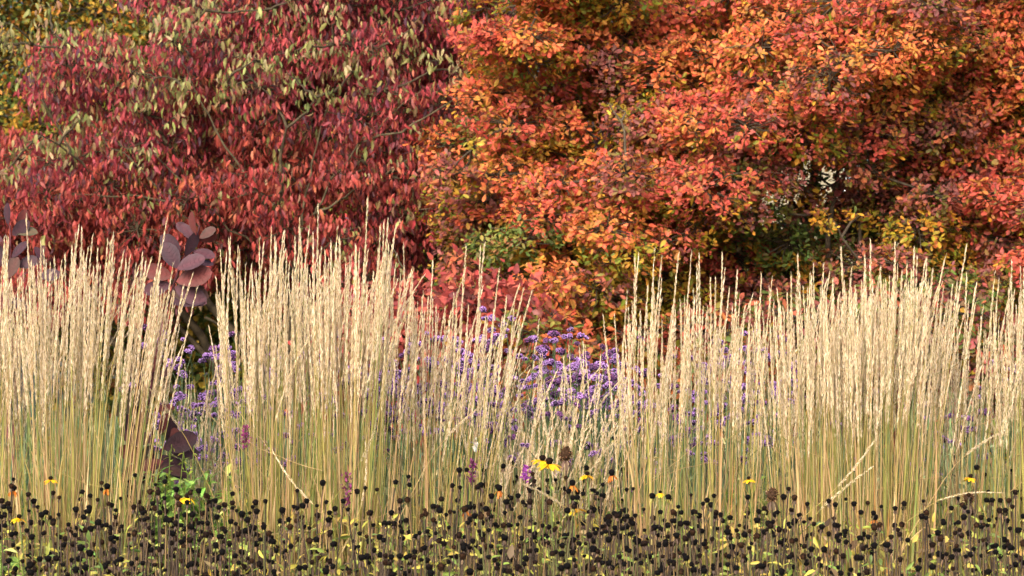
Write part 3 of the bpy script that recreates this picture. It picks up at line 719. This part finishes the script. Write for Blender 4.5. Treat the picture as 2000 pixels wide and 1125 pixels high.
def stalk(z, lean):
    a = Acc(); col = pick(SC, 1)[0]; P = curve([0, 0, 0], [lean[0], lean[1], z], 6, .04, .006)
    tube(a, P, np.linspace(.0021, .0014, 6), col, 4)
    n = rng.integers(0, 3)
    for i in range(n):       # withered leaves clasping the stalk
        u = U(.35, .85); p = np.array([np.interp(u * 5, range(6), P[:, k]) for k in range(3)])
        yd = norm(rng.normal(0, 1, 3) * [1, 1, .2] + [0, 0, -.5])
        a.inst(LANCE, p[None], frames(yd[None], np.array([[0, 0, 1.]])) * U(.02, .045), vary(pick(pal(('#4c3f34', 3), ('#6c5a40', 2), ('#98903c', 1), ('#c0a83c', .7)), 1)))
    return a, P[-1], norm(P[-1] - P[-2] + [0, 0, .05])

def cones():
    pts = []
    def far_edge(x):     # how far back the bed of seed heads reaches, by place along the bed
        X = [-400, 0, 120, 200, 280, 340, 430, 500, 700, 780, 900, 1000, 1200, 1260, 1450, 1800, 1870, 2000, 2400]
        E = [8.4, 8.35, 8.2, 8.4, 9.1, 9.0, 8.3, 8.0, 8.0, 8.4, 8.5, 9.1, 8.9, 8.05, 8.0, 8.0, 8.6, 8.6, 8.4]
        return np.interp(x, X, E)
    grid = {}
    N = 0; tries = 0
    while tries < 26000 and N < 3000:
        tries += 1
        D = 6.15 + 3.0 * rng.random(); xw = U(-1.75, 1.75); x = 1000 + xw / D * FPX
        if D > far_edge(x) - .0: continue
        if D > far_edge(x) - .35 and rng.random() < .35: continue
        dens = .72 + .45 * math.sin(xw * 3.3 + D * 2.1) * math.cos(xw * 1.7 - D * 3)
        if rng.random() > dens: continue
        key = (int(xw / .0175), int(D / .0175))
        if key in grid: continue
        grid[key] = 1; N += 1
        z = .735 + rng.normal(0, .045) - .03 * (D < 6.8) - abs(rng.normal(0, .07)) * (rng.random() < .4)
        pts.append((D, xw, z, x))
    pts.sort()
    vis = lambda p: -15 < p[3] < 2015 and YH + (CAM[2] - p[2]) / p[0] * FPX < 1130
    ind = [p for p in pts if vis(p)][:296]; ids = set(map(id, ind))
    for D, xw, z, x in ind:
        lean = (U(-.05, .05), U(-.04, .04)); a, e, td = stalk(z, lean); v = rng.integers(len(HVM)); k = HVM[v][0]
        lab = {'brown': 'black domed seed head with hanging brown withered petals in the front bed', 'green': 'black domed seed head with yellow green bracts below it in the front bed',
               'bare': 'bare black domed seed head on a thin brown stalk in the front bed'}[k]
        root = thing('seed_head_stalk', lab, 'dried flower', (xw - lean[0], D - lean[1], 0), {'brown': 'front seed heads with brown petals', 'green': 'front seed heads with green bracts', 'bare': 'front bare seed heads'}[k])
        a.build('stem', M_DRY, root)
        R = Vector(td).to_track_quat('Z', 'Y').to_matrix() @ Matrix.Rotation(U(0, 6.28), 3, 'Z'); s = U(.52, .95)
        for me, nm in ((HVM[v][1], 'seed_head'), (HVM[v][2], 'bracts')):
            o = bpy.data.objects.new(nm, me); C.objects.link(o); o.parent = root; o.location = e + np.array(td) * .004; o.rotation_euler = R.to_euler(); o.scale = (s, s * U(.85, 1.1), s * U(.8, 1.15))
    S1, S2 = Acc(), Acc()
    for p in pts:
        if id(p) in ids: continue
        D, xw, z, x = p; lean = (U(-.05, .05), U(-.04, .04)); a, e, td = stalk(z, lean); f = np.array([xw - lean[0], D - lean[1], 0]); S1.merge(a, np.eye(3), f)
        v = rng.integers(len(HV)); R = np.array(Vector(td).to_track_quat('Z', 'Y').to_matrix() @ Matrix.Rotation(U(0, 6.28), 3, 'Z')) * U(.52, .95)
        S1.merge(HV[v][2], R, f + e); S2.merge(HV[v][1], R, f + e)
    root = thing('seed_head_field', 'mass of black seed heads further back, up to the grass', 'dried flowers'); root['kind'] = 'stuff'
    tag(S1.build('stems', M_DRY, root), kind='stuff'); tag(S2.build('seed_heads', M_SEED, root), kind='stuff')
cones()

def flower(name, label, cat, x, y, D, kind, scale=1.0, stemcol='#6c7c44'):
    T = at(x, y, D); root = thing(name, label, cat, (T[0], D, 0)); a = Acc()
    P = curve([U(-.03, .03), 0, 0], [0, 0, T[2] - .006], 7, .03, .004); tube(a, P, .002, hexc(stemcol), 5)
    a.build('stem', M_DRY, root)
    for me, nm in zip(YV[kind], ('seed_head', 'petals')):
        o = bpy.data.objects.new(nm, me); C.objects.link(o); o.parent = root; o.location = (0, 0, T[2]); o.scale = (scale,) * 3; o.rotation_euler = (U(-.15, .15) + .1, U(-.2, .2), U(0, 6))
Y_ = 'yellow_coneflower'
flower(Y_, 'largest yellow daisy flower above the seed heads, right one of its pair', 'flower', 1073, 902, 8.3, 'yellow', 1.15)
flower(Y_, 'yellow daisy flower close behind the largest one, left one of its pair', 'flower', 1060, 896, 8.4, 'yellow', 1.0)
flower(Y_, 'flat yellow daisy flower just right of and below the largest pair', 'flower', 1147, 926, 8.3, 'yellow', .7)
flower(Y_, 'yellow daisy flower in the middle, lowest one, among black seed heads', 'flower', 1126, 991, 8.0, 'yellow', .85)
flower(Y_, 'small yellow daisy flower at the foot of the narrow grass clump', 'flower', 1290, 962, 8.05, 'yellow', .5)
flower(Y_, 'small yellow daisy flower at the lower left edge', 'flower', 36, 1010, 7.7, 'yellow', .7)
flower(Y_, 'small yellow daisy flower left of the green leafy weeds', 'flower', 365, 970, 8.1, 'yellow', .8)
flower(Y_, 'small yellow daisy flower in front of the left dense grass clump', 'flower', 98, 935, 8.15, 'yellow', .65)
flower(Y_, 'small yellow daisy flower near the right edge under the crossing stems', 'flower', 1897, 931, 8.3, 'yellow', .7)
flower(Y_, 'tiny yellow daisy flower right of the open grass clump', 'flower', 1463, 935, 8.4, 'yellow', .6)
for i, (x, y, lab) in enumerate(((912, 994, 'orange brown withered flower below the middle grass clump'), (25, 955, 'rusty withered flower at the far left of the bed'), (1195, 925, 'rusty withered flower beside the purple bloom'),
                (1118, 945, 'rust and yellow withered flower below the flat yellow daisy'), (975, 955, 'rusty withered flower right of the white fluff'), (1710, 1012, 'rusty withered flower in front of the densest grass clump'), (208, 952, 'rusty withered flower below the big purple leaves'))):
    flower('withered_coneflower', lab, 'dried flower', x, y, 8.15, 'rust', 1.0, '#6c5a40')

def brown_cone(label, x, y, D, s):
    T = at(x, y, D); root = thing('large_seed_head', label, 'dried flower', (T[0], D, 0)); a = Acc(); tube(a, curve([0, 0, 0], [0, 0, T[2]], 7, .02, .003), .0024, hexc('#5c4c3c'), 5); a.build('stem', M_DRY, root)
    h = Acc(); v = ICO2[0] * (1 + rng.normal(0, .05, (len(ICO2[0]), 1))) * [.014, .014, .018]; h.add(v, [], ICO2[2], hexc('#3c2c20'))
    d = norm(rng.normal(0, 1, (90, 3)) + [0, 0, .3]); h.inst(SMALL, d * [.013, .013, .017], frames(d, np.cross(d, rng.normal(0, 1, (90, 3)))) * .008, vary(np.tile(hexc('#5c4430'), (90, 1)), .3))
    o = h.build('seed_head', M_SEED, root); o.location = (0, 0, T[2]); o.scale = (s,) * 3
    b = Acc(); k = 9; aa = np.arange(k) / k * 6.283; yd = norm(np.stack([np.cos(aa), np.sin(aa), -1.3 + 0 * aa], 1)); b.inst(PETAL, yd * .01, frames(yd, np.tile([0, 0, 1.], (k, 1))) * .034 * np.array([.6, 1, 1]), vary(np.tile(hexc('#5c4a3c'), (k, 1)), .2))
    o = b.build('petals', M_DRY, root); o.location = (0, 0, T[2] - .006); o.scale = (s,) * 3
brown_cone('large brown spiky seed head with drooping petals right of the yellow pair', 1105, 888, 8.4, 1.0)
brown_cone('large round brown seed head at the foot of the dense grass mass', 1509, 968, 8.2, .9)
brown_cone('large dark seed head near the right edge behind the bed', 1893, 975, 8.3, .9)

# purple bloom and maroon spikes low in the bed
def spike(label, x, y0, y1, D, col):
    T = at(x, y0, D); root = thing('maroon_flower_spike', label, 'flower', (T[0], D, 0)); a = Acc(); tube(a, curve([0, 0, 0], [0, 0, T[2]], 7, .02, .003), .0016, hexc('#5c5a40'), 4); a.build('stem', M_GREEN, root)
    b = Acc(); n = 60; z1 = at(x, y1, D)[2]; P = np.stack([rng.normal(0, .004, n), rng.normal(0, .004, n), U(z1, T[2], n)], 1)
    b.inst(SMALL, P, frames(norm(rng.normal(0, 1, (n, 3)) + [0, 0, .6]), rng.normal(0, 1, (n, 3))) * .011, vary(np.tile(hexc(col), (n, 1)), .25)); b.build('flower_spike', M_PETAL, root)
spike('maroon flower spike low in the tallest grass clump', 677, 925, 990, 8.1, '#6c2c50')
spike('maroon flower spike right of the middle grass clump', 922, 900, 945, 8.3, '#70305c')
spike('magenta flower spike at the left of the yellow pair', 1028, 912, 940, 8.2, '#8c4490')
spike('dark magenta flower spike at the left side of the tall pair of clumps', 478, 835, 875, 8.3, '#7c3060')

# white fluff caught in the grass
a = Acc(); n = 40; T = at(930, 874, 8.2); a.inst(SMALL, rng.normal(0, 1, (n, 3)) * [.0018, .0018, .007], frames(norm(rng.normal(0, .4, (n, 3)) + [-.3, 0, 1]), rng.normal(0, 1, (n, 3))) * .009, vary(np.tile(hexc('#c4c2b8'), (n, 1)), .03))
o = a.build('white_feather', M_PETAL); o.location = T; tag(o, 'small white feather caught between thin stems right of the middle grass clump', 'feather')

# fallen plumes leaning across the bed
for lab, p0, p1, D in (('long fallen grass stem arching in front of the densest clump', (1540, 1030), (1748, 893), 7.95), ('fallen grass stem beside the long arching one', (1620, 1000), (1702, 908), 8.0),
                   ('fallen plume lying left of the narrow clump over the seed heads', (1085, 975), (1030, 915), 7.95), ('leaning plume at the right side near the crossing stems', (1870, 950), (1915, 910), 8.05),
                   ('leaning plume in front of the middle clump', (840, 900), (905, 765), 8.1), ('pale leaning plume rising to the right in the open right clump', (1890, 880), (1932, 812), 8.1),
                   ('pale plume leaning left over the big purple leaves', (366, 880), (307, 740), 8.4), ('pale bent plume left of the tall pair of clumps', (450, 880), (415, 750), 8.3),
                   ('leaning stem low in the tallest clump', (720, 860), (767, 798), 8.1), ('leaning stem at the lower left of the tall pair', (640, 990), (500, 910), 8.1),
                   ('arching plume over the wispy grass in the middle', (1070, 745), (1160, 662), 9.0), ('thin leaning stem in front of the middle clump foot', (745, 960), (780, 908), 8.05)):
    A, Bq = at(*p0, D), at(*p1, D - .02); d = Bq - A; L = np.linalg.norm(d)
    foot = A - d / L * min(A[2] / max(d[2] / L, .3), .55); foot[2] = max(foot[2], .02)
    r = thing('fallen_grass_stem', lab, 'grass stem', tuple(foot)); v = rng.integers(22, 30); R, kk = stem_matrix(foot, Bq, U(0, 6.28))
    for me, nm in zip(VARM[v], ('stem', 'plume')):
        o = bpy.data.objects.new(nm, me); C.objects.link(o); o.parent = r; o.rotation_euler = R.to_euler(); o.scale = (.9, .9, kk)

# ------------------------------------------------------------------ low leaves in the front bed
def bed_leaves():
    a = Acc(); n = 9500; X = U(-1.9, 1.9, n); Y = U(5.7, 8.7, n)
    patch = .5 + .5 * np.sin(X * 4.1 + 1.3) * np.cos(Y * 2.7 + X * 1.9)
    Z = np.abs(rng.normal(.42, .17, n)).clip(.03, .68)
    dry = pick(pal(('#5c4c38', 4), ('#7c6848', 3), ('#463a2e', 4), ('#98805a', 2)), n); yl = pick(mute(pal(('#b8a040', 3), ('#d0b448', 2), ('#98983c', 3), ('#78903c', 3), ('#c8a84c', 1.5)), .08, .85), n)
    col = np.where((rng.random(n) < .3 + .6 * patch ** 2)[:, None], yl, dry)
    yd = norm(rng.normal(0, 1, (n, 3)) * [1, 1, .8]); nh = rng.normal(0, .7, (n, 3)) + [0, -.4, .8]
    h = rng.random(n) < .6; Mx = frames(yd, nh) * U(.018, .042, n)[:, None, None] * np.array([.75, 1, 1]); P = np.stack([X, Y, Z], 1); col = vary(col, .18, .05)
    a.inst(LANCE2, P[h], Mx[h], col[h]); a.inst(SMALL, P[~h], Mx[~h], col[~h])
    # bare thin dry stems
    n = 4600; X = U(-1.9, 1.9, n); Y = U(5.8, 8.7, n); L = U(.35, .72, n); yd = norm(np.stack([rng.normal(0, .12, n), rng.normal(0, .1, n), np.ones(n)], 1))
    a.inst(BLADE, np.stack([X, Y, 0 * X], 1), frames(yd, norm(rng.normal(0, 1, (n, 3)) * [1, 1, .1])) * np.stack([U(.002, .0045, n), L, L * .03], -1)[:, None, :],
           vary(pick(pal(('#705c42', 3), ('#8c744e', 2), ('#483c32', 4), ('#848044', 3), ('#b09868', 1)), n), .15, .04))
    tag(a.build('bed_foliage', M_DRY), 'yellow and brown withered leaves and bare stems under the black seed heads', 'foliage', kind='stuff')
bed_leaves()

def low_leaves():
    a = Acc(); n = 11000; X = U(-1.9, 1.9, n); Y = U(5.8, 8.9, n); patch = .5 + .5 * np.sin(X * 5.3 + .6 + Y) * np.cos(Y * 3.1 - X * 1.4)
    keep = rng.random(n) < .35 + .75 * patch; X, Y = X[keep], Y[keep]; n = len(X); Z = U(.46, .72, n)
    col = vary(pick(pal(('#98a048', 3), ('#b0a848', 3), ('#7c9040', 3), ('#c0b050', 1.5), ('#688040', 1.5)), n), .18, .05)
    yd = norm(rng.normal(0, 1, (n, 3)) * [1, 1, .6] + [0, 0, .2]); Mx = frames(yd, rng.normal(0, .6, (n, 3)) + [0, -.4, .8]) * (U(.014, .034, n)[:, None, None] * np.array([.8, 1, 1]))
    a.inst(LANCE2, np.stack([X, Y, Z], 1), Mx, col); tag(a.build('green_foliage', M_GREEN), 'yellow green leaves still fresh among the seed head stalks', 'foliage', kind='stuff')
low_leaves()

def weed(label, x, y, D, n, col, spread=.06, size=.035, h=.28):
    T = at(x, y, D); root = thing('leafy_weed', label, 'plant', (T[0], D, 0)); st = Acc(); lf = Acc()
    for k in range(n):
        e = np.array([rng.normal(0, spread), rng.normal(0, spread * .8), T[2] + U(-h * .6, .02)]); P = curve([e[0] * .4, e[1] * .4, 0], e, 8, .04, .005); tube(st, P, .0013, hexc('#7c9040'), 4)
        m = 26; u = U(.5, 1, m); Q = np.stack([np.interp(u * 7, range(8), P[:, i]) for i in range(3)], 1)
        yd = norm(rng.normal(0, 1, (m, 3)) * [1, 1, .3] + [0, 0, .35]); lf.inst(LANCE2, Q, frames(yd, np.tile([0, 0, 1.], (m, 1)) + rng.normal(0, .3, (m, 3))) * (size * U(.5, 1.2, m))[:, None, None], vary(pick(col, m), .15, .05))
    st.build('stems', M_GREEN, root); lf.build('leaves', M_GREEN, root)
LG = pal(('#98b858', 3), ('#acc868', 2), ('#78a048', 3), ('#c0d078', 1))
weed('fresh green leafy weed below the big purple leaves, left one', 325, 930, 8.5, 20, LG, .06, .042)
weed('fresh green leafy weed between the purple leaves and the tall pair of clumps', 400, 930, 8.5, 34, LG, .075, .042)
weed('bright green weed low at the left foot of the tall pair', 440, 985, 8.3, 12, LG, .04)
weed('tall thin pale green weed in front of the big purple leaves', 345, 845, 8.5, 5, pal(('#a8b048', 2), ('#8ca040', 2)), .035, .018, .12)
weed('green grassy weed at the bottom left corner', 12, 1050, 7.1, 30, LG, .08, .042)
weed('green weed under the yellow daisy pair', 1060, 960, 8.6, 14, pal(('#7c9048', 3), ('#98a850', 2)), .08, .03)
weed('green weed near the right edge behind the bed', 1850, 930, 8.9, 12, pal(('#8ca048', 3), ('#a8a848', 2)), .06, .03)
weed('green weed between the open clump and the dense mass', 1490, 930, 8.8, 12, pal(('#8ca048', 3), ('#a8a848', 2)), .05, .03)
